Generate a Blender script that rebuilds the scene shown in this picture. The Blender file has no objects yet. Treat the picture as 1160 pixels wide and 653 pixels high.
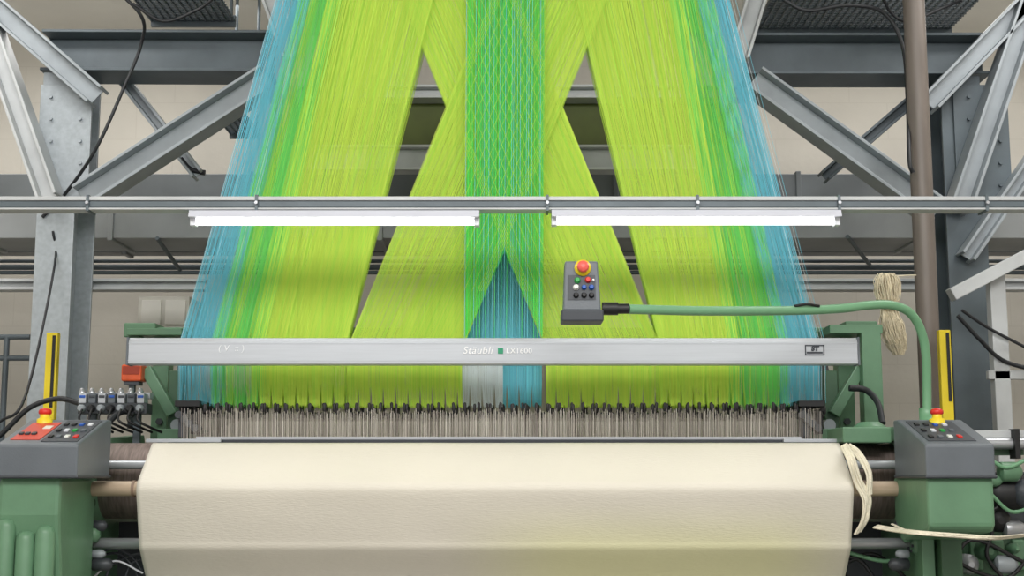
import bpy, math, random, bmesh
from mathutils import Vector, Matrix
random.seed(3)
F=1500.0; TH=math.radians(8); CT=math.cos(TH); ST=math.sin(TH); CZ=1.3; CY=-4.0
def P(px,py,Y):
    a=px-580.0; b=326.5-py
    dy=F*CT-b*ST; dz=F*ST+b*CT
    t=(Y-CY)/dy
    return Vector((a*t,Y,CZ+dz*t))
def S(px,Y): return px*(Y-CY)/F
def X(px,py,Y): return P(px,py,Y).x
def Z(py,Y): return P(580,py,Y).z
scene=bpy.context.scene
COL=scene.collection
ORG={}
# ------------------------------------------------------------ materials
def lin(c):
    r=[]
    for v in c:
        v=v/255.0
        r.append(v/12.92 if v<=0.04045 else ((v+0.055)/1.055)**2.4)
    return r
MATS={}
def M(name,col,rough=.5,metal=0.,var=.1,scale=12,bump=0.,bscale=60,stretch=(1,1,1),emis=0,transl=0):
    if name in MATS: return MATS[name]
    m=bpy.data.materials.new(name); m.use_nodes=True
    nt=m.node_tree; b=nt.nodes['Principled BSDF']
    c=lin(col)
    tc=nt.nodes.new('ShaderNodeTexCoord'); mp=nt.nodes.new('ShaderNodeMapping')
    mp.inputs['Scale'].default_value=stretch
    nt.links.new(tc.outputs['Object'],mp.inputs['Vector'])
    n=nt.nodes.new('ShaderNodeTexNoise'); n.inputs['Scale'].default_value=scale; n.inputs['Detail'].default_value=4
    nt.links.new(mp.outputs[0],n.inputs['Vector'])
    r=nt.nodes.new('ShaderNodeValToRGB')
    r.color_ramp.elements[0].position=.3; r.color_ramp.elements[1].position=.7
    r.color_ramp.elements[0].color=[max(0,x*(1-var)) for x in c]+[1]
    r.color_ramp.elements[1].color=[min(1,x*(1+var)) for x in c]+[1]
    nt.links.new(n.outputs['Fac'],r.inputs[0]); nt.links.new(r.outputs[0],b.inputs['Base Color'])
    b.inputs['Roughness'].default_value=rough; b.inputs['Metallic'].default_value=metal
    if bump:
        n2=nt.nodes.new('ShaderNodeTexNoise'); n2.inputs['Scale'].default_value=bscale
        nt.links.new(mp.outputs[0],n2.inputs['Vector'])
        bp=nt.nodes.new('ShaderNodeBump'); bp.inputs['Strength'].default_value=bump; bp.inputs['Distance'].default_value=.01
        nt.links.new(n2.outputs['Fac'],bp.inputs['Height']); nt.links.new(bp.outputs[0],b.inputs['Normal'])
    if emis:
        nt.links.new(r.outputs[0],b.inputs['Emission Color']); b.inputs['Emission Strength'].default_value=emis
    if transl:
        t=nt.nodes.new('ShaderNodeBsdfTranslucent'); nt.links.new(r.outputs[0],t.inputs[0])
        mx=nt.nodes.new('ShaderNodeMixShader'); mx.inputs[0].default_value=transl
        out=nt.nodes['Material Output']; nt.links.new(b.outputs[0],mx.inputs[1]); nt.links.new(t.outputs[0],mx.inputs[2]); nt.links.new(mx.outputs[0],out.inputs[0])
    MATS[name]=m; return m
steel=M('painted_steel',(154,161,166),.4,.12,.12,8,.05)
steel_l=M('light_steel',(190,193,194),.45,.05,.1,8,.05)
steel_d=M('dark_steel',(92,102,108),.45,.12,.15,6,.05)
hard_d=M('dark_hardware',(66,70,74),.45,.2,.15,6,.05)
galv=M('galvanised',(168,175,180),.4,.15,.10,50)
alum=M('aluminium',(192,196,201),.32,.35,.04,6,stretch=(1,1,30))
green=M('machine_green',(98,136,106),.4,0,.12,8,.05)
green_d=M('dark_green',(64,96,70),.45,0,.15,8,.05)
green_a=M('arm_green',(112,160,122),.35,0,.06,8)
grey_c=M('console_grey',(98,104,110),.4,0,.08,10,.05,200)
grey_k=M('console_dark',(60,64,70),.45,0,.08,10)
black=M('black_rubber',(22,22,24),.5,0,.2,20)
chrome=M('chrome',(180,182,186),.3,.6,.05,10)
red=M('red_plastic',(214,44,34),.4,0,.06,10)
redo=M('red_orange_plate',(206,70,48),.45,0,.06,10)
orange=M('orange_plastic',(206,84,40),.35,0,.15,30)
yellow=M('yellow_paint',(236,210,40),.4,0,.05,10)
white_p=M('white_paint',(226,228,234),.4,0,.04,10)
btn_g=M('button_green',(40,160,70),.35); btn_b=M('button_blue',(40,90,180),.35); btn_w=M('button_white',(230,232,225),.35)
wood=M('roller_wood',(196,174,150),.5,0,.15,8,.1,40,(.3,6,6))
brownm=M('brown_roller',(146,130,124),.6,0,.3,20,.1,60,(8,1,1))
pipe_b=M('brown_pipe',(112,103,96),.45,.05,.12,8,stretch=(4,4,.6))
cablem=M('cable',(34,36,40),.5,0,.2,10)
lettm=M('letter_white',(250,251,252),.5); lett_g=M('letter_green',(40,150,110),.5); lett_d=M('letter_dark',(56,60,68),.5)
tube_e=M('tube_glow',(255,255,252),.5,0,.01,5,emis=6)
creamc=M('cream_yarn',(232,224,202),.8,0,.12,40,.3,200)
straw=M('straw_yarn',(228,216,188),.8,0,.12,40,.3,200)
olive=M('olive_panel',(88,98,44),.6,0,.2,6)
ductm=M('duct_metal',(162,166,168),.5,.15,.15,3,.1,8)
duct_d=M('duct_dark',(116,121,124),.5,.15,.2,3,.1,8)
# ------------------------------------------------------------ mesh builder
def finish(o,name,parent,label,category,kind,group,org):
    ORG[o.name]=org
    if parent is not None:
        o.parent=parent; o.location=org-ORG[parent.name]
    else: o.location=org
    if label: o['label']=label
    if category and parent is None: o['category']=category
    if kind: o['kind']=kind
    if group: o['group']=group
    return o
def empty(name,loc,label,category,group=None):
    o=bpy.data.objects.new(name,None); o.empty_display_size=.1; COL.objects.link(o)
    return finish(o,name,None,label,category,None,group,Vector(loc))
class MB:
    def __init__(s): s.v=[];s.f=[];s.m=[];s.mats=[];s.s=[]
    def mi(s,mat):
        if mat not in s.mats: s.mats.append(mat)
        return s.mats.index(mat)
    def add(s,vs,fs,mat,smooth=False):
        k=len(s.v); i=s.mi(mat); s.v+= [tuple(v) for v in vs]
        for f in fs: s.f.append([k+j for j in f]); s.m.append(i); s.s.append(smooth)
        return s
    def obox(s,c,ax,ay,az,mat):
        c=Vector(c);vs=[c+ax*i+ay*j+az*k for i in(-1,1) for j in(-1,1) for k in(-1,1)]
        return s.add(vs,[(0,1,3,2),(4,6,7,5),(0,4,5,1),(2,3,7,6),(0,2,6,4),(1,5,7,3)],mat)
    def box(s,a,b,mat):
        a=Vector(a);b=Vector(b);c=(a+b)/2;h=(b-a)/2
        return s.obox(c,Vector((abs(h.x),0,0)),Vector((0,abs(h.y),0)),Vector((0,0,abs(h.z))),mat)
    def pbox(s,x0,y0,x1,y1,Y,d,mat):
        ym=(y0+y1)/2
        return s.box((X(x0,ym,Y),Y,Z(y1,Y)),(X(x1,ym,Y),Y+d,Z(y0,Y)),mat)
    def prism(s,pts,vec,mat):
        n=len(pts);vec=Vector(vec);vs=[Vector(p) for p in pts]+[Vector(p)+vec for p in pts]
        return s.add(vs,[tuple(range(n)),tuple(range(2*n-1,n-1,-1))]+[(i,(i+1)%n,n+(i+1)%n,n+i) for i in range(n)],mat)
    def lathe(s,o,axis,prof,mat,n=20,smooth=True):
        o=Vector(o);a=Vector(axis).normalized()
        t=Vector((0,0,1)) if abs(a.z)<.9 else Vector((1,0,0))
        u=a.cross(t).normalized();w=a.cross(u)
        vs=[];fs=[]
        for r,h in prof:
            for i in range(n):
                q=2*math.pi*i/n; vs.append(o+a*h+(u*math.cos(q)+w*math.sin(q))*r)
        for k in range(len(prof)-1):
            for i in range(n):
                j=(i+1)%n; fs.append((k*n+i,k*n+j,(k+1)*n+j,(k+1)*n+i))
        s.add(vs,fs,mat,smooth)
        k=len(prof)-1
        s.add(vs[:n],[tuple(range(n))],mat); s.add(vs[k*n:],[tuple(range(n))],mat)
        return s
    def cyl(s,p0,p1,r,mat,n=18):
        p0=Vector(p0);p1=Vector(p1)
        return s.lathe(p0,p1-p0,[(r,0),(r,(p1-p0).length)],mat,n)
    def tube(s,pts,r,mat,n=10,sub=6):
        pts=[Vector(p) for p in pts]
        if sub>1 and len(pts)>2:
            q=[pts[0]*2-pts[1]]+pts+[pts[-1]*2-pts[-2]]; out=[]
            for i in range(1,len(q)-2):
                for k in range(sub):
                    t=k/sub;a,b,c,d=q[i-1],q[i],q[i+1],q[i+2]
                    out.append(.5*((2*b)+(c-a)*t+(2*a-5*b+4*c-d)*t*t+(3*b-a-3*c+d)*t**3))
            out.append(pts[-1]); pts=out
        vs=[];fs=[];N=len(pts);pu=None
        for i,p in enumerate(pts):
            d=(pts[min(i+1,N-1)]-pts[max(i-1,0)]).normalized()
            if pu is None:
                t=Vector((0,1,0)) if abs(d.y)<.9 else Vector((1,0,0)); u=d.cross(t).normalized()
            else: u=(pu-d*pu.dot(d)).normalized()
            pu=u;w=d.cross(u)
            for k in range(n):
                a=2*math.pi*k/n; vs.append(p+(u*math.cos(a)+w*math.sin(a))*r)
        for i in range(N-1):
            for k in range(n):
                j=(k+1)%n; fs.append((i*n+k,i*n+j,(i+1)*n+j,(i+1)*n+k))
        s.add(vs,fs,mat,True); s.add(vs[:n],[tuple(range(n))],mat); s.add(vs[-n:],[tuple(range(n))],mat)
        return s
    def obj(s,name,parent=None,label=None,category=None,kind=None,group=None,bevel=0,recalc=True):
        xs=[v[0] for v in s.v];ys=[v[1] for v in s.v];zs=[v[2] for v in s.v]
        org=Vector(((min(xs)+max(xs))/2,(min(ys)+max(ys))/2,min(zs)))
        me=bpy.data.meshes.new(name); me.from_pydata([(v[0]-org.x,v[1]-org.y,v[2]-org.z) for v in s.v],[],s.f)
        for m in s.mats: me.materials.append(m)
        me.polygons.foreach_set('material_index',s.m); me.polygons.foreach_set('use_smooth',s.s)
        if recalc:
            bm=bmesh.new(); bm.from_mesh(me); bmesh.ops.recalc_face_normals(bm,faces=bm.faces); bm.to_mesh(me); bm.free()
        me.update()
        o=bpy.data.objects.new(name,me); COL.objects.link(o)
        if bevel:
            b=o.modifiers.new('Bevel','BEVEL'); b.width=bevel; b.segments=2; b.limit_method='ANGLE'; b.angle_limit=math.radians(50)
        return finish(o,name,parent,label,category,kind,group,org)
def text(txt,px,py,Y,hpx,mat,parent,shear=0.0,name='lettering',lab=None,bold=0.0):
    cu=bpy.data.curves.new('t','FONT'); cu.body=txt; cu.size=S(hpx,Y)*1.4; cu.align_x='CENTER'; cu.align_y='CENTER'
    cu.extrude=.0008; cu.shear=shear; cu.offset=bold; cu.space_character=1.08
    to=bpy.data.objects.new('t',cu); COL.objects.link(to)
    dg=bpy.context.evaluated_depsgraph_get(); me=bpy.data.meshes.new_from_object(to.evaluated_get(dg))
    bpy.data.objects.remove(to)
    me.transform(Matrix.Rotation(math.pi/2,4,'X')); me.materials.clear(); me.materials.append(mat)
    o=bpy.data.objects.new(name,me); COL.objects.link(o)
    return finish(o,name,parent,lab,None,None,None,P(px,py,Y)+Vector((0,-.0012,0)))
# ------------------------------------------------------------ room
WX=3.4; WYB=3.2; WYF=-6.5; HC=3.75
def wallmat():
    m=M('cream_block_wall',(212,207,197),.8,0,.10,1.6,.1,30)
    nt=m.node_tree;b=nt.nodes['Principled BSDF']
    tc=nt.nodes.new('ShaderNodeTexCoord');sx=nt.nodes.new('ShaderNodeSeparateXYZ');cx=nt.nodes.new('ShaderNodeCombineXYZ')
    nt.links.new(tc.outputs['Object'],sx.inputs[0]); nt.links.new(sx.outputs[0],cx.inputs[0]); nt.links.new(sx.outputs[2],cx.inputs[1])
    br=nt.nodes.new('ShaderNodeTexBrick'); br.inputs['Scale'].default_value=1; br.inputs['Brick Width'].default_value=.42; br.inputs['Row Height'].default_value=.21; br.inputs['Mortar Size'].default_value=.003
    br.inputs['Color1'].default_value=(1,1,1,1);br.inputs['Color2'].default_value=(.99,.99,.99,1);br.inputs['Mortar'].default_value=(.94,.935,.93,1)
    nt.links.new(cx.outputs[0],br.inputs['Vector'])
    mx=nt.nodes.new('ShaderNodeMix'); mx.data_type='RGBA'; mx.blend_type='MULTIPLY'; mx.inputs[0].default_value=1
    src=b.inputs['Base Color'].links[0].from_socket
    nt.links.new(src,mx.inputs[6]); nt.links.new(br.outputs[0],mx.inputs[7]); nt.links.new(mx.outputs[2],b.inputs['Base Color'])
    return m
wm=wallmat(); plain=M('cream_plaster',(232,229,222),.8,0,.04,2,.1,20)
MB().box((-WX-.1,WYB,0),(WX+.1,WYB+.12,HC),wm).obj('wall_back',kind='structure',label='cream painted block wall')
MB().box((-WX-.12,WYF,0),(-WX,WYB,HC),wm).obj('wall_left',kind='structure',label='cream painted side wall')
MB().box((WX,WYF,0),(WX+.12,WYB,HC),wm).obj('wall_right',kind='structure',label='cream painted side wall')
MB().box((-WX-.12,WYF,HC),(WX+.12,WYB+.12,HC+.12),plain).obj('ceiling',kind='structure',label='pale plaster ceiling')
MB().box((-WX-.12,WYF,-.12),(WX+.12,WYB+.12,0),M('concrete_floor',(140,136,130),.6,0,.15,3,.1,30)).obj('floor',kind='structure',label='grey concrete factory floor')
# ------------------------------------------------------------ steel structure
def ibeam(name,p0,p1,Y,hpx,b,mat,label,t=.012,group=None,Y2=None):
    a=P(p0[0],p0[1],Y); c=P(p1[0],p1[1],Y if Y2 is None else Y2); d=(c-a); L=d.length; d.normalize()
    n=Vector((0,1,0)); n=(n-d*n.dot(d)).normalized(); u=n.cross(d).normalized(); h=S(hpx,Y)
    m=MB(); cc=(a+c)/2+n*(b/2)
    m.obox(cc+u*(h/2-t/2),d*L/2,n*b/2,u*t/2,mat)
    m.obox(cc-u*(h/2-t/2),d*L/2,n*b/2,u*t/2,mat)
    m.obox(cc,d*L/2,n*t*.4,u*(h/2-t*1.01),mat)
    return m.obj(name,None,label,'beam',group=group,bevel=.002)
SG='steel frame members'
ibeam('steel_beam',(46,56),(306,57),1.25,50,.2,steel_d,'dark grey horizontal steel girder under the ceiling',group=SG)
ibeam('steel_beam',(845,60),(1122,60),1.25,50,.2,steel_d,'dark grey horizontal steel girder behind brown pipe',group=SG)
ibeam('steel_brace',(302,84),(88,222),1.12,30,.12,steel,'diagonal grey brace running down to column',group=SG)
ibeam('steel_brace',(856,86),(1066,238),1.12,30,.12,steel,'diagonal grey brace below the girder',group=SG)
ibeam('steel_brace',(-60,-40),(106,106),1.12,26,.11,steel,'diagonal pale grey brace near the ceiling',group=SG)
ibeam('steel_brace',(-40,-40),(52,222),1.12,24,.11,steel_l,'steep pale grey brace beside the column',group=SG)
ibeam('steel_brace',(1215,-50),(1056,114),1.12,24,.11,steel,'diagonal grey brace meeting the girder',group=SG)
ibeam('steel_brace',(1185,-45),(1090,235),1.12,26,.11,steel,'steep grey brace beside the column',group=SG)
ibeam('steel_brace',(1112,45),(936,198),1.45,14,.1,steel_d,'thin dark diagonal strut behind the girder',group=SG)
ibeam('steel_brace',(120,66),(222,196),1.45,14,.1,steel,'thin diagonal strut behind the girder',group=SG)
ibeam('steel_brace',(1215,120),(1098,290),1.15,18,.09,steel,'grey diagonal stay beside the column',group=SG)
ibeam('steel_brace',(290,-50),(330,60),1.13,24,.11,steel_l,'pale steel strut beside the blue cords',group=SG)
ibeam('steel_brace',(872,-50),(838,62),1.13,24,.11,steel_l,'pale steel strut beside the blue cords',group=SG)
def column(pxl,pxr,Y,dep,mat,label,ref=330,top=HC-.01):
    x0=X(pxl,ref,Y);x1=X(pxr,ref,Y);m=MB()
    m.box((x0,Y,0),(x1,Y+.014,top),mat); m.box((x0,Y+dep,0),(x1,Y+dep+.014,top),mat)
    m.box(((x0+x1)/2-.006,Y+.014,0),((x0+x1)/2+.006,Y+dep,top),mat)
    m.box((x0-.05,Y-.05,0),(x1+.05,Y+dep+.06,.02),mat)
    m.pbox(pxl+6,96,pxr+22,226,Y-.014,.013,mat)
    for yy in (110,135,160,185,210):
        for xx in (pxl+18,pxr+8):
            q=P(xx+3,yy,Y-.014); m.cyl(q,q+Vector((0,-.012,0)),.008,mat,6)
    return m.obj('steel_column',None,label,'column',group='steel columns',bevel=.002)
column(37,80,1.25,.26,galv,'speckled galvanised steel column standing on the floor',top=Z(82,1.25))
column(1076,1122,1.25,.26,steel_d,'dark grey steel column behind the brown pipe',top=Z(86,1.25))
ibeam('cross_beam',(300,103),(850,103),1.7,16,.1,steel_l,'pale horizontal cross beam behind the cords',group='cross beams')
ibeam('cross_beam',(300,178),(850,178),1.7,30,.1,steel_l,'wide pale cross beam behind the cords',group='cross beams')
MB().pbox(330,108,830,172,1.802,.03,olive).obj('cover_panel',None,'olive sheet panel mounted between pale cross beams','panel',bevel=.003)
def duct(y0,y1,Y,d,mat,label,pitch):
    m=MB(); z0=Z(y1,Y);z1=Z(y0,Y); m.box((-WX+.01,Y,z0),(WX-.01,Y+d,z1),mat)
    x=-WX+.3
    while x<WX-.2:
        m.box((x,Y-.012,z0-.012),(x+.025,Y+d+.01,z1+.012),mat); x+=pitch
    m.obj('ventilation_duct',None,label,'duct',bevel=.004,group='ventilation ducts')
duct(197,224,2.4,.3,duct_d,'dark rectangular duct fixed across the wall',.9)
duct(240,270,2.0,.35,ductm,'galvanised rectangular duct with seam flanges',.62)
duct(276,286,2.7,.12,duct_d,'narrow flat duct under the larger ones',1.1)
for yy,r,Y in ((303,.014,2.4),(309,.010,2.35),(296,.009,2.4)):
    MB().cyl((-WX+.002,Y,Z(yy,Y)),(WX-.002,Y,Z(yy,Y)),r,steel_d,10).obj('wall_conduit',None,'thin grey conduit running along the wall','pipe',group='wall conduits')
ibeam('steel_rail',(-60,322),(232,322),1.53,13,.08,steel_l,'pale horizontal steel rail behind the loom')
ibeam('steel_rail',(890,322),(1200,322),1.53,13,.08,steel_l,'pale horizontal steel rail behind the loom')
for x0,y0,x1,y1 in ((178,270,204,306),(960,268,985,300)):
    MB().cyl(P(x0,y0,1.98),P(x1,y1,2.34),.010,steel_d,8).obj('duct_hanger',None,'slim slanted steel rod below the duct','rod',group='duct hanger rods')
m=MB().pbox(156,336,214,372,2.0,.3,M('pale_panel',(208,205,196),.6)).pbox(160,340,182,368,1.99,.01,plain).pbox(187,340,210,368,1.99,.01,plain)
m.box((X(183,372,2.1),2.1,0),(X(187,372,2.1),2.15,Z(372,2.0)),steel_d); m.obj('wall_cabinet',None,'pale flat wall cabinet with two doors','cabinet',bevel=.003)
def grating(x0,x1,Y0,Y1,z,label):
    m=MB(); m.box((x0,Y0,z-.02),(x1,Y0+.02,z+.03),steel_d); m.box((x0,Y1,z-.02),(x1,Y1+.02,z+.03),steel_d)
    x=x0
    while x<=x1: m.box((x,Y0,z),(x+.006,Y1,z+.012),steel_d); x+=.03
    y=Y0
    while y<=Y1: m.box((x0,y,z+.003),(x1,y+.006,z+.012),steel_d); y+=.03
    for xx in (x0+.02,x1-.02): m.cyl((xx,Y1,z),(xx,Y1,HC-.001),.008,steel_d,8)
    m.obj('walkway_grating',None,label,'grating',group='walkway gratings')
grating(X(140,10,1.2),X(243,10,1.2),.75,1.6,3.27,'dark steel mesh walkway overhead')
grating(X(880,10,1.2),X(1125,10,1.2),.85,1.7,3.27,'wide dark steel mesh walkway overhead')
grating(X(255,140,2.2),X(290,140,2.2),1.8,2.3,Z(120,1.8),'small dark mesh platform behind the brace')
px_=X(1045,230,.75)
m=MB().cyl((px_,.75,0),(px_,.75,HC-.001),S(12.5,.75),pipe_b,24)
m.cyl((px_,.75,0),(px_,.75,.03),.09,pipe_b)
m.obj('vertical_pipe',None,'brown painted vertical pipe from floor to ceiling','pipe')
YG=.95
m=MB(); x=X(1134,390,YG)
m.box((x-.03,YG,0),(x+.03,YG+.05,Z(308,YG)),steel_l)
x2=X(1190,390,YG); m.box((x2-.03,YG,0),(x2+.03,YG+.05,Z(290,YG)),steel_l)
a=P(1074,336,YG);b=P(1200,270,YG); d=(b-a);L=d.length;d.normalize();u=Vector((0,1,0)).cross(d)
m.obox((a+b)/2-Vector((0,.03,0)),d*L/2,Vector((0,.03,0)),u*.024,steel_l)
m.pbox(1120,420,1205,430,YG,.03,steel_l)
m.obj('guard_frame',None,'pale grey steel guard frame with sloping top rail','frame',bevel=.003)
m=MB()
for yy in (382,406): m.cyl(P(-60,yy,1.9),P(34,yy,1.9),.012,steel_d,10)
q=P(8,382,1.9); m.cyl((q.x,1.9,0),q,.013,steel_d,10); q=P(-50,382,1.9); m.cyl((q.x,1.9,0),q,.013,steel_d,10)
m.obj('handrail',None,'dark tubular handrail by the wall','handrail')
def post(x,y0,y1,Y,label):
    q=P(x,(y0+y1)/2,Y); h=S(6.5,Y); r=empty('warning_post',(q.x,Y,0),label,'post','striped warning posts')
    z0=Z(y1,Y);z1=Z(y0,Y)
    MB().box((q.x-h,Y,z0-.12),(q.x+h,Y+.03,z1),yellow).obj('post_bar',r,'yellow bar',bevel=.003)
    MB().box((q.x+h*.15,Y-.003,z0),(q.x+h*.7,Y-.0005,z1-.01),black).obj('black_stripe',r,'black vertical stripe')
    MB().box((q.x-h*.7,Y+.005,0),(q.x+h*.7,Y+.025,z0-.12),steel_d).box((q.x-.06,Y-.05,0),(q.x+.06,Y+.08,.012),steel_d).obj('post_foot',r,'dark steel foot')
post(57,377,462,.55,'yellow and black striped guard post beside steel column')
post(1072,374,455,.6,'yellow and black striped guard post beside brown pipe')
def cable(pts,r,label,mat=cablem):
    MB().tube([P(*p) for p in pts],r,mat,8).obj('cable',None,label,'cable',group='hanging cables')
cable([(122,-20,.95),(160,18,1.0),(160,50,1.1),(140,100,1.1),(108,170,1.1),(72,222,1.22),(48,246,1.24)],.007,'black cable hanging from ceiling beside brace')
cable([(150,4,.76),(185,24,.8),(222,12,.8),(240,0,.76)],.006,'black cable looping below the mesh walkway')
cable([(205,180,1.5),(216,192,1.5),(232,196,1.5)],.012,'short black cable end near the strut')
cable([(888,0,.82),(915,12,.82),(960,6,.82),(1000,14,.85),(1022,50,.85),(1028,110,.8),(1030,180,.70),(1034,196,.70)],.008,'black cable draped under walkway and down girder')
cable([(1000,-2,.80),(1010,15,.84),(1030,24,.84),(1070,8,.84),(1090,0,.80)],.006,'black cable looping beneath the mesh walkway')
cable([(1085,358,.85),(1110,385,.88),(1135,408,.94),(1172,420,.94)],.008,'black cable sagging behind guard frame')
cable([(1090,352,.85),(1120,372,.92),(1170,398,.94)],.006,'thin black cable behind the guard frame')
cable([(-30,520,.4),(4,490,.4),(34,462,.4),(66,452,.4),(92,458,.35)],.009,'black hose arching behind control console')
cable([(-30,505,.5),(0,478,.5),(30,446,.5),(62,300,1.2),(60,262,1.24)],.005,'thin black wire running down the column')
cable([(962,440,.2),(980,442,.2),(994,456,.15),(1000,480,.1)],.010,'thick black cable beside green arm base')
cable([(115,500,.1),(124,478,.15),(140,466,.2),(152,470,.2)],.010,'black hose from valve block into frame')
# ------------------------------------------------------------ harness cords
def cordmat(name,col,var=.08):
    return M(name,col,.8,0,var,1.0,stretch=(160,30,.8),transl=.3)
c_lime=cordmat('lime_cord',(226,253,104)); c_blue=cordmat('blue_cord',(128,216,234)); c_green=cordmat('green_cord',(136,240,122))
c_lime2=cordmat('deep_lime_cord',(208,248,98))
c_teal=cordmat('teal_cord',(92,226,146)); c_cream=cordmat('pale_cord',(236,244,246)); c_em=cordmat('emerald_cord',(96,240,104))
YT=-45; YB=396; YK=460; PITCH=14.0
def cords(mat,label,t0,t1,b0,b1,Ya,Yb,rows,n,r=.00075,ytop=YT,ybot=YK,k=.75,mix=0,mat2=None,clump=.2,ymid=YB,edge=0,vend=None,jit=.2):
    """t0,t1 : edges at image row 0 ; b0,b1 : edges at image row 380 (nominal). edge: softness at -1/+1 side"""
    m=MB(); Yn=(Ya+Yb)/2
    for j in range(rows):
        Yr=Ya+(Yb-Ya)*(j+.5)/rows
        for i in range(n):
            u=(i+.37*j%1+random.uniform(-jit,jit))/n; u2=u+random.uniform(-.25,.25)/n
            if edge<0 and u<.5: u=.5-(.5-u)*random.uniform(.75,1.35); u2=u
            if edge>0 and u>.5: u=.5+(u-.5)*random.uniform(.75,1.35); u2=u
            xt=t0+(t1-t0)*u2; xb=b0+(b1-b0)*u
            s=(xb-xt)/380.0; Y=Yr+random.uniform(-.002,.002); pts=[]
            def pt(px,py):
                a=P(px,py,Yn);b=P(px,py,Y); return Vector((a.x*(1-k)+b.x*k,Y,a.z))
            ym=ymid
            if vend: ym=285+abs(xb-571)*2.25
            pts.append(pt(xt+s*ytop,ytop)); pts.append(pt(xt+s*ym,ym))
            if ybot>ym+2 and not vend:
                xe=xt+s*ymid; g=(math.floor(xe/PITCH)+.5)*PITCH+(0 if j%2 else 3)
                pts.append(pt(xe,ybot-25))
                xe=xe*(1-clump)+g*clump
                pts.append(pt(xe,ybot+random.uniform(-1,3)))
            vs=[];fs=[];rr=r*random.uniform(.9,1.1)
            for p in pts:
                for q in range(3):
                    a=2.0944*q-2.618; vs.append((p.x+math.cos(a)*rr,p.y+math.sin(a)*rr*.6,p.z))
            for w in range(len(pts)-1):
                for q in range(3):
                    q2=(q+1)%3; fs.append((w*3+q,w*3+q2,w*3+3+q2,w*3+3+q))
            m.add(vs,fs,mat2 if (mat2 and random.random()<mix) else mat)
    return m.obj('harness_cords',None,label,'cords',kind='stuff',group='jacquard harness cords',recalc=False)
cords(c_blue,'blue harness cords fanning down beside green ones',318,356,210,258,.15,.46,7,36,r=.0006,edge=-1,mix=.05,mat2=c_cream)
cords(c_green,'bright green harness cords between blue and lime ones',342,392,245,306,.15,.42,6,52,r=.0007,mix=.22,mat2=c_lime2)
cords(c_lime,'lime yellow harness cords in a wide slanting sheet',374,494,290,397,.15,.38,5,140,mix=.3,mat2=c_lime2)
cords(c_lime,'lime harness cords crossing from right down to left',556,688,400,530,.17,.24,4,150,mix=.3,mat2=c_lime2)
cords(c_lime,'lime harness cords crossing from left down to right',456,588,612,743,.19,.26,4,150,mix=.3,mat2=c_lime2)
cords(c_lime,'lime yellow harness cords in wide slanting outer sheet',651,772,743,834,.15,.38,5,132,mix=.3,mat2=c_lime2)
cords(c_green,'bright green harness cords between lime and blue ones',756,806,822,890,.15,.42,6,52,r=.0007,mix=.22,mat2=c_lime2)
cords(c_blue,'blue harness cords at the edge beside green ones',786,824,878,924,.15,.46,7,36,r=.0006,edge=1,mix=.05,mat2=c_cream)
cb2=cordmat('mid_blue_cord',(138,230,248),.14)
cords(cb2,'straight blue harness cords hanging in the middle',572,617,570,614,.27,.36,4,48,mix=.35,mat2=c_blue)
cords(cb2,'straight blue cords ending behind the aluminium crossbar',529,574,526,571,.27,.36,4,48,ybot=398,mix=.35,mat2=c_blue)
cords(c_cream,'pale cream harness cords below the aluminium crossbar',527,574,524,570,.2,.3,4,44,ytop=392)
cords(c_em,'green harness cords covering the crossing lime sheets',529,617,526,615,.143,.162,3,56,r=.0007,mix=.35,mat2=c_teal,vend=True,ybot=0)
cords(c_em,'sparse front row of straight green harness cords',529,617,526,615,.13,.135,1,26,ybot=398,mix=.5,mat2=c_blue)
# lime cords of both diagonal sheets that pass in front of the green middle band
for a0,a1,b0,b1,Y,lab in ((556,688,400,530,.118,'lime diagonal cords laced over green middle cords'),(456,588,612,743,.124,'lime diagonal cords laced over green middle cords')):
    m=MB(); N=60
    for i in range(N):
        u=(i+.5)/N
        if 4<i<N-5 and i%4: continue      # dense selvedge at both sheet edges, open in between
        xt=a0+(a1-a0)*u; xb=b0+(b1-b0)*u; s=(xb-xt)/380
        y0=(526-xt)/s; y1=(618-xt)/s; y0,y1=min(y0,y1),max(y0,y1); y0=max(y0,-45); y1=min(y1,330)
        if y1-y0<15: continue
        p=[P(xt+s*y,y,Y) for y in (y0,y1)]; r=.0006
        vs=[(q.x+math.cos(2.0944*k-2.618)*r,q.y+math.sin(2.0944*k-2.618)*r*.6,q.z) for q in p for k in range(3)]
        m.add(vs,[(0,1,4,3),(1,2,5,4),(2,0,3,5)],c_lime2)
    m.obj('harness_cords',None,lab,'cords',kind='stuff',group='jacquard harness cords',recalc=False)
# connectors
cblk=M('connector_black',(40,38,40),.5,0,.2,20)
m=MB()
for j,(Y,y0,y1,pt_) in enumerate(((.16,457,467,13.4),(.24,459,469,13.4),(.34,467,474,9),(.42,468,475,9))):
    x=205.0+ (j%3)*3
    while x<932:
        for k in range(2):
            q=x+random.uniform(-3,3); dy=random.uniform(-1.2,1.2)
            a=P(q,y0+dy,Y);b=P(q+random.uniform(-.5,.5),y1+dy,Y)
            m.lathe(a,b-a,[(.0025,0),(.0052,.004),(.0048,(b-a).length-.004),(.0025,(b-a).length)],cblk,6)
        x+=pt_
m.obj('cord_connectors',None,'small black connectors at the cord ends','connectors',kind='stuff',group='jacquard harness connectors')
hed=M('heddle_wire',(182,173,164),.6,.0,.2,1.0,stretch=(200,60,2))
hed2=M('heddle_dark',(142,133,127),.6,.0,.2,1.0,stretch=(200,60,2)); hed3=M('heddle_light',(222,215,205),.6,.0,.1,1.0,stretch=(200,60,2))
m=MB()
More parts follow.
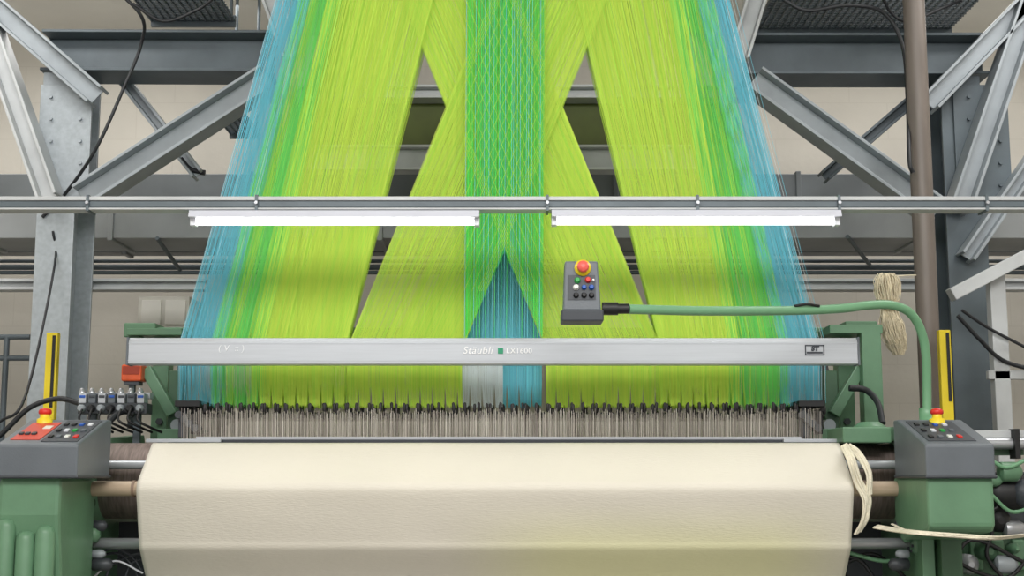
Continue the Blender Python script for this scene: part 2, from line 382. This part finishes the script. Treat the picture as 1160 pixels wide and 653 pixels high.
for j in range(5):
    Y=.14+.07*j
    for i in range(400):
        x=206+(i+.3*j+random.uniform(-.35,.35))*726/400
        w=random.random()*.95-.3*max(0,1-abs(x-548)/60)
        mm=hed3 if w<.22 else (hed if w<.64 else hed2)
        a=P(x,464+j*2+random.uniform(-2,6),Y);b=P(x+random.uniform(-.5,.5),503,Y); r=.00075
        vs=[(p.x+math.cos(2.0944*q-2.618)*r,p.y+math.sin(2.0944*q-2.618)*r,p.z) for p in (a,b) for q in range(3)]
        m.add(vs,[(0,1,4,3),(1,2,5,4),(2,0,3,5)],mm)
m.obj('heddle_wires',None,'fine steel heddles hanging under black connectors','heddles',kind='stuff',recalc=False)
# ------------------------------------------------------------ loom
loom=empty('weaving_loom',(X(568,540,.2),.3,0),'large green jacquard weaving loom standing on floor','loom')
cb=MB(); Yc=-.03
x0=X(143,398,Yc);x1=X(974,398,Yc);z0=Z(413,Yc);z1=Z(383,Yc)
prof=[(Yc,z0+.004),(Yc,z1-.012),(Yc+.006,z1),(Yc+.05,z1),(Yc+.056,z1-.006),(Yc+.056,z0),(Yc+.004,z0)]
cb.prism([(x0+.006,y,z) for y,z in prof],(x1-x0-.012,0,0),alum)
crossbar=cb.obj('crossbar',loom,'brushed aluminium crossbar with printed lettering',bevel=.0015)
MB().box((x0+.006,Yc-.0015,z1-.018),(x1-.006,Yc-.0002,z1-.0155),alum).obj('edge_rib',crossbar)
MB().box((x0+.006,Yc-.0015,z0+.010),(x1-.006,Yc-.0002,z0+.013),alum).obj('edge_rib',crossbar)
for xa in (x0,x1-.006): MB().box((xa,Yc-.002,z0-.002),(xa+.006,Yc+.058,z1+.002),grey_c).obj('end_cap',crossbar,'grey end cap',bevel=.001)
text('Stäubli',541,397.5,Yc-.001,8.4,lettm,crossbar,.22,bold=.0001,lab='white italic lettering')
text('LX1600',588,398,Yc-.001,6.2,lettm,crossbar,bold=.0001,lab='white lettering')
MB().pbox(564,394.5,570,401,Yc-.0025,.002,lett_g).obj('logo_mark',crossbar,'green square mark')
text('( V  :: )',262,395,Yc-.001,6.8,M('letter_faint',(240,242,245),.5),crossbar,.1,bold=.0001,lab='faint pale lettering')
m=MB().pbox(912,391,934,392.3,Yc-.002,.0018,lett_d).pbox(912,401.7,934,403,Yc-.002,.0018,lett_d).pbox(912,391,913.2,403,Yc-.002,.0018,lett_d).pbox(932.8,391,934,403,Yc-.002,.0018,lett_d).pbox(914,398.8,932,400.8,Yc-.002,.0018,lett_d)
m.obj('logo_plate',crossbar,'dark outlined rectangular label')
text('ST',923,395.4,Yc-.001,5.2,lett_d,crossbar,.15,bold=.0012,lab='dark lettering')
Yb=.62
m=MB().pbox(140,371,992,381,Yb,.08,green); m.pbox(140,366,176,382,Yb-.02,.12,green); m.pbox(958,364,994,380,Yb-.02,.12,green); m.obj('rear_beam',loom,bevel=.004)
def bracket(xs,name='side_bracket'):
    m=MB()
    s=xs
    m.pbox(s(172),376,s(190),500,.50,.07,green)
    m.pbox(s(143),372,s(206),380,.40,.10,green)
    m.pbox(s(146),380,s(158),412,.42,.05,green_d)
    m.pbox(s(190),420,s(206),496,.38,.06,green_d)
    a=P(s(166),418,.36);b=P(s(196),470,.36);d=(b-a);L=d.length;d.normalize();u=Vector((0,1,0)).cross(d)
    m.obox((a+b)/2,d*L/2,Vector((0,.02,0)),u*.018,green)
    m.pbox(s(178),486,s(222),499,.3,.2,green)
    for yy in (392,440,478):
        q=P(s(181),yy,.5); m.cyl(q,q+Vector((0,-.014,0)),.012,hard_d,6)
    q=P(s(200),482,.33); m.cyl(q,q+Vector((0,.05,0)),.02,steel,20)
    return m.obj(name,loom,bevel=.003)
bracket(lambda x:x); bracket(lambda x:1140-x)
m=MB().pbox(978,376,1000,486,.3,.06,green).pbox(940,368,1000,378,.3,.08,green); m.obj('side_bracket',loom,bevel=.003)
for xa,xb in ((198,226),(905,935)):
    m=MB().pbox(xa,454,xb,461,.14,.3,black).pbox(xa+4,461,xa+12,496,.16,.05,grey_k).pbox(xb-10,464,xb-3,492,.2,.05,black)
    for k in range(4): q=P(xa+4+k*6,470+k*5,.14); m.cyl(q,q+Vector((0,.06,0)),.012,hard_d,10)
    m.obj('board_bracket',loom,'black bracket',bevel=.002)
m=MB(); zc=Z(478,1.15); m.cyl((X(215,470,1.15),1.2,zc),(X(925,470,1.15),1.2,zc),.24,M('warp_yarn',(156,150,136),.8,0,.15,1,.2,40,(120,3,3)),48)
for xx in (215,925):
    q=X(xx,470,1.15); m.cyl((q-.01,1.2,zc),(q+.01,1.2,zc),.30,hard_d,48)
m.obj('warp_beam',loom,'rear warp beam with flanges')
wy=M('warp_sheet_yarn',(186,178,166),.8,0,.25,1,0,40,(260,1,1))
a=P(205,502,.1);b=P(932,502,.1);zz=Z(478,.95); MB().prism([a,b,Vector((b.x,.95,zz)),Vector((a.x,.95,zz))],(0,0,.002),wy).obj('warp_sheet',loom,'pale warp yarns')
Yr=.06
MB().pbox(222,495,908,498.5,Yr,.03,chrome).pbox(190,498.5,950,507,Yr-.005,.05,grey_k).obj('reed_cap',loom,'shiny steel reed cap',bevel=.001)
for a,b in ((165,250),(888,950)): MB().pbox(a,497.5,b,501.5,Yr-.03,.02,alum).obj('temple_bar',loom,'aluminium temple bar',bevel=.001)
MB().pbox(180,508,955,700,.26,.06,green_d).obj('slay_beam',loom,'dark green cross member',bevel=.004)
def casting(xa,xb):
    m=MB(); Ym=-.12
    x0=X(xa,560,Ym);x1=X(xb,560,Ym)
    prof=[(Ym+.02,0),(Ym-.03,.25),(Ym,.75),(Ym-.05,1.0),(Ym-.05,1.12),(Ym+.01,1.2),(Ym,1.33),(Ym+.06,1.40),(.5,1.43),(.62,1.2),(.7,.5),(.75,0),(.6,0),(.5,.2),(.2,.22),(.1,0)]
    m.prism([(x0,y,z) for y,z in prof],(x1-x0,0,0),green)
    for (yy,r,YY) in ((526,22,-.06),(554,11,-.16),(616,12,-.10)):
        zc=Z(yy,YY); e=.010
        m.lathe((x0-e,YY,zc),(1,0,0),[(S(r*.8,YY),0),(S(r,YY),.006),(S(r,YY),x1-x0+2*e-.006),(S(r*.8,YY),x1-x0+2*e)],green,28)
        for k in range(6):
            a=k*1.047+.3; q=Vector((0,math.cos(a)*S(r*.7,YY),math.sin(a)*S(r*.7,YY)))
            for sx in (x0-e-.006,x1+e): m.cyl(Vector((sx,YY,zc))+q,Vector((sx+.006,YY,zc))+q,.005,hard_d,6)
    return m.obj('side_frame',loom,'green cast side frame',bevel=.004)
casting(80,94); casting(1036,1050)
def roller(y,Y,rp,xa,xb,mat,lab,name='roller'):
    zc=Z(y,Y); m=MB(); a=X(xa,y,Y);b=X(xb,y,Y); r=S(rp,Y)
    m.lathe((a,Y,zc),(1,0,0),[(r*.85,0),(r,.004),(r,b-a-.004),(r*.85,b-a)],mat,36)
    m.obj(name,loom,lab)
roller(554,-.150,8.3,88,1041,wood,'worn pale wooden front roller')
roller(527,-.045,5,106,1034,alum,'bright steel bar')
roller(545,.12,42,108,1032,brownm,'thread-covered grey-brown roller','take_up_roller')
roller(616,-.075,6,92,1040,chrome,'bright steel rod')
for xx in (108,1032):
    q=P(xx,545,.12); MB().cyl(q-Vector((.006,0,0)),q+Vector((.006,0,0)),S(44,.12),green,40).obj('roller_flange',loom,'green flange')
for xx in (152,978):
    q=P(xx,554,-.15); MB().cyl(q-Vector((.004,0,0)),q+Vector((.004,0,0)),S(9.2,-.15),M('collar_brown',(140,118,100),.5),24).obj('roller_collar',loom,'brown clamp collar')
for s in (1,-1):
    xs=(lambda x:x) if s==1 else (lambda x:1134-x)
    for (x,y,r,l,mt) in ((98,536,8,.015,hard_d),(98,570,8,.015,green_d),(102,596,6,.04,hard_d),(102,606,9,.02,green),(104,640,7,.05,hard_d),(104,628,5,.03,steel)):
        q=P(xs(x),y,-.1); MB().lathe(q,(s,0,0),[(S(r*.6,-.1),0),(S(r,-.1),.004),(S(r,-.1),l),(S(r*.4,-.1),l+.01)],mt,16).obj('bearing_cap',loom)
MB().box((-1.15,.35,.15),(1.15,.5,.5),green_d).obj('base_beam',loom,bevel=.01)
YD=.05
m=MB()
q=P(1142,560,YD); m.lathe(q-Vector((.06,0,0)),(1,0,0),[(.02,-.03),(.05,0),(.055,.02),(.055,.12),(.04,.16)],black,28)
q=P(1135,503,YD); m.cyl(q-Vector((.07,0,0)),q+Vector((.16,0,0)),.018,chrome); m.pbox(1092,488,1190,496,YD,.05,steel_l); m.pbox(1112,508,1160,516,YD+.02,.06,green_d)
m.pbox(1150,486,1156,520,YD-.03,.05,black)
for k,(xx,yy,r,mt) in enumerate(((1150,535,.03,green),(1132,590,.035,black),(1155,600,.025,chrome),(1120,625,.03,green_d),(1145,640,.028,steel),(1098,640,.03,chrome),(1070,628,.035,green),(1165,560,.045,grey_k),(1128,545,.018,green),(1150,622,.015,green))):
    q=P(xx,yy,YD-.05); m.lathe(q,(0,-1,0) if k%2 else (1,0,0),[(r*.5,-.05),(r,-.045),(r,0),(r*.7,.012),(r*.3,.02)],mt,20)
m.obj('drive_unit',loom,'black, chrome and green drive machinery',bevel=.001)
m=MB(); m.box((X(1050,600,.15),.15,0),(X(1190,600,.15),.55,Z(600,.15)),green_d); m.box((X(1090,600,.2),.25,Z(600,.15)),(X(1190,520,.2),.5,Z(535,.2)),grey_k)
for i in range(5): m.pbox(1052+i*24,612,1066+i*24,646,.13,.02,green)
m.obj('gear_housing',loom,'dark green gear housing',bevel=.005)
m=MB()
for pts in ([(1045,640),(1070,655),(1100,612),(1165,640)],[(1060,606),(1090,640),(1140,655),(1170,625)],[(1112,575),(1124,600),(1118,630),(1140,660)],[(1040,612),(1060,625),(1090,600),(1130,575)],[(955,640),(985,628),(1010,640),(1030,660)],[(955,630),(975,636),(990,655)]):
    m.tube([P(a,b,-.02) for a,b in pts],.006,black,8)
for pts in ([(1120,520),(1140,530),(1165,520)],[(1122,560),(1145,580),(1170,575)],[(955,625),(1000,636),(1030,632)]):
    m.tube([P(a,b,-.03) for a,b in pts],.006,green_a,8)
m.obj('hose_bundle',loom,'black and green hoses')
m=MB()
for pts in ([(96,650),(112,632),(135,628),(152,645),(160,665)],[(100,640),(125,622),(150,632),(165,655)],[(118,660),(128,640),(158,628),(168,640)],[(140,660),(148,640),(160,634)],[(98,575),(104,595),(92,610)]):
    m.tube([P(a,b,-.02) for a,b in pts],.004,grey_k,8)
m.tube([P(a,b,-.04) for a,b in ((105,655),(130,636),(162,650))],.003,white_p,8)
m.obj('hose_bundle',loom,'thin black and white hoses')
for a,b in ((104,180),(960,1020)): MB().pbox(a,592,b,740,.25,.04,grey_k).obj('inner_cover',loom,'dark inner cover')
# ------------------------------------------------------------ cloth
clm=M('woven_cloth',(222,216,202),.5,0,.025,3,.0)
nt=clm.node_tree;bs=nt.nodes['Principled BSDF']
bs.inputs['Sheen Weight'].default_value=.1
tc=nt.nodes.new('ShaderNodeTexCoord')
mp=nt.nodes.new('ShaderNodeMapping'); mp.inputs['Scale'].default_value=(60,320,320); nt.links.new(tc.outputs['Object'],mp.inputs[0])
nz=nt.nodes.new('ShaderNodeTexNoise'); nz.inputs['Scale'].default_value=1; nz.inputs['Detail'].default_value=3; nt.links.new(mp.outputs[0],nz.inputs['Vector'])
bp=nt.nodes.new('ShaderNodeBump'); bp.inputs['Strength'].default_value=.34; bp.inputs['Distance'].default_value=.003
nt.links.new(nz.outputs['Fac'],bp.inputs['Height']); nt.links.new(bp.outputs[0],bs.inputs['Normal'])
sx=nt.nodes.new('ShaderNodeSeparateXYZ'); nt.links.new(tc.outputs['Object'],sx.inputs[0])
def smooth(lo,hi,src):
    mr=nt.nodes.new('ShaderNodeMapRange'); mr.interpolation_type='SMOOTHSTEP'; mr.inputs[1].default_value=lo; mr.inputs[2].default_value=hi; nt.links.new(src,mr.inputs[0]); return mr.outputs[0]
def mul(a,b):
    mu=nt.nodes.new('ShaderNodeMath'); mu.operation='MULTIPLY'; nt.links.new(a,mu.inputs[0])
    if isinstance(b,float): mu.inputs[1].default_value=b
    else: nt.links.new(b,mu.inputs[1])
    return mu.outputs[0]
fac=mul(mul(mul(smooth(.64,.45,sx.outputs[2]),smooth(-.2,.25,sx.outputs[0])),smooth(1.12,.75,sx.outputs[0])),.42)  # yellow-green sheen at lower right, painted into the cloth colour
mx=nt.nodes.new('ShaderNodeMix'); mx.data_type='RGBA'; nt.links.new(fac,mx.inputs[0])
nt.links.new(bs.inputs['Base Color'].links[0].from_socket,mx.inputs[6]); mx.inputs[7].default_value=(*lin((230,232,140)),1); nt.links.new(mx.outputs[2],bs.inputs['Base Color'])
prof=[(502.5,-.03),(504,-.045),(525,-.112),(544,-.172),(548,-.184),(556,-.190),(590,-.162),(614,-.140),(618,-.138),(622,-.134),(653,-.055),(690,.02)]
pp=[(Y,Z(y,Y)) for y,Y in prof]; pp+= [(.0,pp[-1][1]-.3)]
fine=[]
for i in range(len(pp)-1):
    for k in range(4):
        t=k/4; fine.append((pp[i][0]*(1-t)+pp[i+1][0]*t,pp[i][1]*(1-t)+pp[i+1][1]*t))
fine.append(pp[-1])
fine=[fine[0]]+[((fine[i-1][0]+2*fine[i][0]+fine[i+1][0])/4,(fine[i-1][1]+2*fine[i][1]+fine[i+1][1])/4) for i in range(1,len(fine)-1)]+[fine[-1]]
xl=X(154.5,553,-.19); xr=X(967,553,-.19); NX=160; vs=[];fs=[]
for i,(y,z) in enumerate(fine):
    for k in range(NX+1):
        u=k/NX; w=.0004*math.sin(u*23+z*40)+.0002*math.sin(u*61+z*15)
        vs.append((xl+(xr-xl)*u,y-w,z+w*.3))
for i in range(len(fine)-1):
    for k in range(NX): a=i*(NX+1)+k; fs.append((a,a+1,a+NX+2,a+NX+1))
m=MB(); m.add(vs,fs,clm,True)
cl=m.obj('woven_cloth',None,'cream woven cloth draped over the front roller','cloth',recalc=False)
so=cl.modifiers.new('Solid','SOLIDIFY'); so.thickness=.0015
# ------------------------------------------------------------ light rail and lamps
YR=-.2
m=MB(); z0=Z(238,YR);z1=Z(223,YR); xa=-WX+.002;xb=WX-.002
m.box((xa,YR,z0+.008),(xb,YR+.05,z1-.012),steel_d); m.box((xa,YR-.006,z1-.012),(xb,YR+.056,z1),steel_l); m.box((xa,YR-.006,z0),(xb,YR+.056,z0+.006),steel_l)
rail=m.obj('lamp_rail',None,'grey steel channel rail carrying the fluorescent lamps','rail',bevel=.0015)
for xx in (291,620,790,950,100,1117):
    q=X(xx,230,YR); MB().box((q-.004,YR-.010,z0-.004),(q+.004,YR+.06,z1+.004),steel_d).cyl((q,YR-.010,(z0+z1)/2),(q,YR-.016,(z0+z1)/2),.005,chrome,8).obj('rail_clip',rail,'steel clip')
def lamp(x0,x1,y,label):
    Yl=YR-.02; r=empty('fluorescent_lamp',(X((x0+x1)/2,y,Yl),Yl+.03,Z(y+1,Yl)),label,'lamp','fluorescent lamps under the rail')
    a=X(x0,y,Yl);b=X(x1,y,Yl)
    zt=Z(y-5,Yl);zm=Z(y+3,Yl)
    m=MB(); m.prism([(a,Yl,zm),(a,Yl+.01,zt),(a,Yl+.06,zt),(a,Yl+.07,zm)],(b-a,0,0),M('batten_paint',(204,206,216),.4,0,.03,10)); m.obj('lamp_body',r,'white batten body',bevel=.001)
    zc=Z(y+6.8,Yl); MB().cyl((a+.016,Yl+.04,zc),(b-.016,Yl+.04,zc),.0085,tube_e,16).obj('lamp_tube',r,'glowing fluorescent tube')
    for q in (a,b-.016): MB().box((q,Yl+.024,zc-.012),(q+.016,Yl+.056,zm+.001),white_p).obj('lamp_socket',r,bevel=.002)
lamp(213,543,242.5,'lit white fluorescent batten lamp hanging under the rail')
lamp(625,954,242,'lit white fluorescent batten lamp hanging under the rail')
# ------------------------------------------------------------ pendant control
YP=-.5
root=empty('control_pendant',(X(1050,470,-.05),-.05,Z(478,-.05)),'grey push-button control box on a bent green arm','control box')
tl=P(640,296,YP+.012);tr=P(677,296,YP+.012);bl=P(638,352,YP);brr=P(681,352,YP)
m=MB(); D=Vector((0,.07,0))
m.prism([tl,tr,brr,bl],D,grey_c); m.pbox(636,351,684,364,YP-.012,.095,grey_k); hous=m.obj('pendant_housing',root,'dark grey housing',bevel=.004)
nrm=(tr-tl).cross(bl-tl).normalized()
if nrm.y>0: nrm=-nrm
def fp(px,py):
    t=(py-296)/(352-296); return P(px,py,YP+.012*(1-t))
MB().prism([fp(643.5,312)+nrm*.001,fp(674,312)+nrm*.001,fp(675,340)+nrm*.001,fp(643,340)+nrm*.001],nrm*.001,grey_k).obj('button_plate',root,'dark button plate')
def button(px,py,r,mat,lab):
    MB().lathe(fp(px,py),nrm,[(S(r*1.25,YP),0),(S(r*1.25,YP),.004),(S(r,YP),.005),(S(r,YP),.010),(S(r*.8,YP),.012)],mat,16).obj('push_button',root,lab)
for a in ((654,318,2.9,btn_g,'green push button'),(666,317.5,2.9,red,'red push button'),(672,318,1.2,lettm,'small white button'),(652.5,326,2.9,btn_w,'white push button'),(661.5,326,2.4,btn_b,'blue push button'),(670,326,2.6,btn_b,'blue push button'),(652.5,335,2.6,black,'black push button'),(661.5,335,2.6,black,'black push button'),(670,335,2.6,black,'black push button')): button(*a)
c=fp(660,304)
MB().lathe(c,nrm,[(S(9.5,YP),0),(S(9.5,YP),.006),(S(6,YP),.008),(S(5,YP),.012)],yellow,24).obj('stop_collar',root,'yellow collar')
MB().lathe(c+nrm*.012,nrm,[(S(4,YP),0),(S(6.8,YP),.004),(S(6.8,YP),.010),(S(5,YP),.015),(S(2,YP),.017)],M('stop_pink',(232,100,90),.35),24).obj('stop_button',root,'red mushroom stop button')
q0=P(682,350,YP+.03);q1=P(700,350,YP+.03);q2=P(712,350,YP+.03)
MB().cyl(q0,q1,S(7.5,YP),black,20).cyl(q1,q2,S(6,YP),black,12).obj('cable_gland',root,'black ribbed connector')
arm=[(712,350.5,YP+.03),(800,352.5,-.40),(900,352,-.28),(950,350,-.22),(985,346,-.18),(1010,346,-.15),(1030,354,-.12),(1043,374,-.09),(1049,402,-.07),(1050,440,-.05),(1050,474,-.05)]
pts=[P(*a) for a in arm]
MB().tube(pts,S(5.2,-.2),green_a,16,8).obj('support_arm',root,'bent green tubular arm')
e=pts[-1]; MB().lathe(e+Vector((0,0,.03)),(0,0,-1),[(.022,0),(.022,.035),(.05,.037),(.05,.06)],green_a,24).obj('arm_base',root,'green flanged base')
MB().tube([P(900,347,-.29),P(914,345,-.28),P(928,347,-.26)],.004,black,8).obj('cable_tie',root,'black cable tie')
m=MB().pbox(955,484,1010,502,-.05,.2,green).pbox(1000,484,1092,500,-.02,.12,green_d); m.lathe(P(985,484,.05),(0,0,1),[(.05,-.03),(.05,0),(.03,.015)],green,24)
m.obj('corner_bracket',loom,'green cast corner bracket',bevel=.004)
# ------------------------------------------------------------ consoles
def console(x0,x1,label,left):
    Yf=-.45;Yb=-.2;zt=Z(476,Yb);zf=Z(503,Yf);zb=Z(541,Yf)
    r=empty('control_console',((x0+x1)/2,Yf+.15,0),label,'control panel','loom control consoles')
    m=MB(); m.prism([(x0,Yf,zb),(x0,Yf,zf-.004),(x0,Yf+.006,zf),(x0,Yb,zt),(x0,Yb+.04,zt),(x0,Yb+.04,zb)],(x1-x0,0,0),grey_c)
    m.box((x0-.004,Yf-.004,zb-.004),(x1+.004,Yb+.044,zb+.006),grey_k)
    m.obj('console_housing',r,'grey sloped housing',bevel=.005)
    A=Vector((x0,Yf+.006,zf));U=Vector((x1-x0,0,0));V=Vector((x0,Yb,zt))-A; n=U.cross(V).normalized()
    def f(u,v): return A+U*u+V*v
    def panel(u0,v0,u1,v1,mat,lab,h=.0015,name='panel_plate'):
        MB().prism([f(u0,v0)+n*.0003,f(u1,v0)+n*.0003,f(u1,v1)+n*.0003,f(u0,v1)+n*.0003],n*h,mat).obj(name,r,lab)
    if left:
        panel(.10,.15,.46,.86,redo,'red panel plate'); panel(.5,.08,.95,.95,grey_k,'dark keypad plate')
        panel(.32,.58,.42,.70,btn_w,'small white label',.003,'label_plate')
        for uu in (.15,.23,.31):
            c=f(uu,.36); MB().obox(c+n*.004,Vector((.006,0,0)),V.normalized()*.008,n*.003,hard_d).obj('key_button',r,None,bevel=.001)
        bx=(.56,.66,.76,.87); mu_=(.22,1.02)
    else:
        panel(.1,.1,.8,.92,grey_k,'dark keypad plate'); bx=(.2,.34,.48,.62); mu_=(.58,1.0)
    cols=[black,grey_c,btn_w,red,black,white_p,btn_g,grey_c,black,black,btn_b,white_p]
    k=0
    for v in (.25,.5,.75):
        for u in bx:
            mt=cols[k%12];k+=1
            c=f(u,v); MB().obox(c+n*.003,Vector((.006,0,0)),V.normalized()*.010,n*.003,mt).obj('key_button',r,None,bevel=.001)
    c=f(mu_[0],.9)
    MB().lathe(c,(0,0,1),[(.022,-.01),(.022,.008),(.014,.012),(.014,.022)],yellow,24).obj('stop_collar',r,'yellow collar')
    MB().lathe(c+Vector((0,0,.020)),(0,0,1),[(.012,0),(.018,.004),(.018,.012),(.014,.017),(.005,.019)],red,24).obj('stop_button',r,'red mushroom stop button')
    return r,zb
r,zb=console(-1.375,-1.155,'grey sloping control console with red panel and keypad',True)
Yf=-.45
m=MB(); m.prism([(-1.37,Yf+.02,zb),(-1.37,Yf+.02,zb-.1),(-1.37,Yf+.06,zb-.28),(-1.37,Yf+.1,0),(-1.37,-.12,0),(-1.37,-.12,zb)],(.165,0,0),green)
m.obj('console_pedestal',r,'green cast pedestal',bevel=.012)
for xx,y0 in ((8,588),(30,602),(52,596)):
    q=P(xx,y0,-.42); MB().lathe(q-Vector((0,0,.35)),(0,0,1),[(.026,0),(.026,.33),(.02,.345),(.008,.35)],green,18).obj('spring_cylinder',r,'green upright cylinder')
r,zb=console(1.10,1.285,'grey sloping control console with keypad and stop button',False)
m=MB(); m.prism([(1.105,Yf+.012,zb),(1.105,Yf+.012,zb-.13),(1.105,Yf+.03,zb-.145),(1.105,-.2,zb-.175),(1.105,-.12,zb-.13),(1.105,-.12,zb)],(.178,0,0),green)
m.obj('console_pedestal',r,'green cast box',bevel=.01)
MB().box((1.21,-.2,0),(1.27,-.13,zb-.12),green_d).obj('console_post',r,'dark green post',bevel=.004)
# ------------------------------------------------------------ signal lamp + valve block
r=empty('signal_lamp',P(148,434,.3),'orange square signal lamp above the valve block','lamp')
MB().pbox(137,413,160,432,.3,.07,orange).obj('lamp_lens',r,'orange lens',bevel=.006)
MB().pbox(139,415,158,424,.297,.002,M('orange_dark',(150,50,24),.3)).obj('lamp_grille',r,'dark orange strip')
MB().pbox(140,432,157,436,.31,.05,grey_k).pbox(145,436,151,486,.33,.02,steel_d).obj('lamp_base',r,'dark base')
r=empty('valve_block',P(128,470,.2),'row of silver pneumatic valves with black fittings','valves')
MB().pbox(88,457,166,469,.2,.07,hard_d).pbox(92,445,170,452,.25,.04,alum).pbox(100,467,108,520,.24,.02,steel_d).pbox(150,467,158,520,.24,.02,steel_d).obj('manifold',r,'dark and silver manifold bars',bevel=.002)
for i in range(7):
    xx=93+i*11
    MB().pbox(xx-4.2,446,xx+4.2,457,.2,.05,grey_c if i%2 else alum).pbox(xx-3.4,448,xx+3.4,451,.197,.004,btn_b if i%3==0 else grey_k).obj('valve',r,'silver valve body',bevel=.002)
    q=P(xx,446,.225); MB().lathe(q,(0,0,1),[(.010,0),(.010,.008),(.007,.010),(.007,.015),(.003,.017)],chrome,14).obj('valve_knob',r,'chrome knob')
    q=P(xx,463,.2); MB().lathe(q,(0,-1,0),[(.012,0),(.012,.015),(.008,.02)],black if i%2 else steel,14).obj('valve_fitting',r,'round hose fitting')
    MB().tube([P(xx,464,.18),P(xx-3,476,.16),P(xx+10,484,.18),P(xx+24,490,.24)],.004,black,8).obj('valve_hose',r,'black hose')
# ------------------------------------------------------------ yarn hank, tie strips
m=MB()
for i in range(190):
    a=random.uniform(0,6.28); rr=math.sqrt(random.random()); pts=[]
    for (yy,w,cx) in ((312,10,1004),(318,14,1004),(328,15,1005),(338,13,1006),(346,8,1006),(354,10,1007),(368,14,1010),(382,14,1013),(392,11,1016),(400,6,1018)):
        tw=a+ (yy-312)*.006; rr2=min(1.05,max(.05,rr+random.uniform(-.22,.22)))
        pts.append(P(cx+math.cos(tw)*w*rr2,yy+random.uniform(-3,3),.66+math.sin(tw)*w*rr2*.0025))
    m.tube(pts,.0014,straw,4,3)
for k in range(3): m.tube([P(996,343+k*2,.66),P(1000,344+k*2,.63),P(1006,346+k*2,.62),P(1014,345+k*2,.63),P(1016,343+k*2,.67)],.003,straw,6)
m.tube([P(1010,314,.66),P(1018,313,.67),P(1030,312,.69),P(1038,312,.69)],.002,straw,6)
m.obj('yarn_hank',None,'twisted pale straw-coloured yarn hank tied to brown pipe','yarn')
def ribbon(pts,w,label,flat=.28):
    m=MB(); Q=[P(*p) for p in pts]
    for k in range(7):
        o=[p+Vector(((k-3)*w*.22+random.uniform(-1,1)*w*.15,random.uniform(-.004,.004),(k-3)*w*.12)) for p in Q]
        m.tube(o,w*flat,creamc,6,5)
    m.obj('fabric_strip',None,label,'fabric strip',group='torn cream fabric strips')
ribbon([(956,505,-.12),(964,520,-.2),(972,545,-.2),(982,566,-.2),(980,588,-.19),(972,604,-.17)],.013,'cream fabric strip looped over the front roller')
ribbon([(960,505,-.1),(972,514,-.15),(984,536,-.2),(984,562,-.2)],.011,'second cream strip knotted around front roller')
ribbon([(992,597,-.2),(1015,601,-.3),(1040,604,-.46),(1080,607,-.475),(1125,610,-.46),(1150,608,-.3),(1185,604,-.1)],.009,'cream selvedge strip stretched to drive machinery')
ribbon([(1010,594,-.2),(1028,601,-.26),(1038,594,-.25)],.003,'short loose cream thread end on the strip')
# ------------------------------------------------------------ lights
def area(loc,rot,sx,sy,e,col=(1,1,1)):
    l=bpy.data.lights.new('added_fill_light','AREA'); l.shape='RECTANGLE'; l.size=sx; l.size_y=sy; l.energy=e; l.color=col  # fill lights added to brighten the cords, loom and back wall
    o=bpy.data.objects.new('added_fill_light',l); o.location=loc; o.rotation_euler=rot; COL.objects.link(o)
area((0,-3.2,3.55),(math.radians(44),0,0),4.5,1.2,165,(1,.99,.975))
area((-2.2,2.2,3.6),(0,0,0),1.8,.6,18,(1,.985,.96)); area((2.2,2.2,3.6),(0,0,0),1.8,.6,18,(1,.985,.96))
area((-2.3,.2,3.6),(0,0,0),1.2,.6,22,(1,.99,.97)); area((2.3,.2,3.6),(0,0,0),1.2,.6,22,(1,.99,.97))
w=bpy.data.worlds.new('World'); scene.world=w; w.use_nodes=True
w.node_tree.nodes['Background'].inputs[0].default_value=(1,.99,.975,1); w.node_tree.nodes['Background'].inputs[1].default_value=1.0
cam=bpy.data.cameras.new('Camera'); cam.sensor_width=36; cam.lens=F/1160*36
co=bpy.data.objects.new('Camera',cam); co.location=(0,CY,CZ); co.rotation_euler=(math.radians(98),0,0); COL.objects.link(co); scene.camera=co
scene.view_settings.view_transform='Standard'
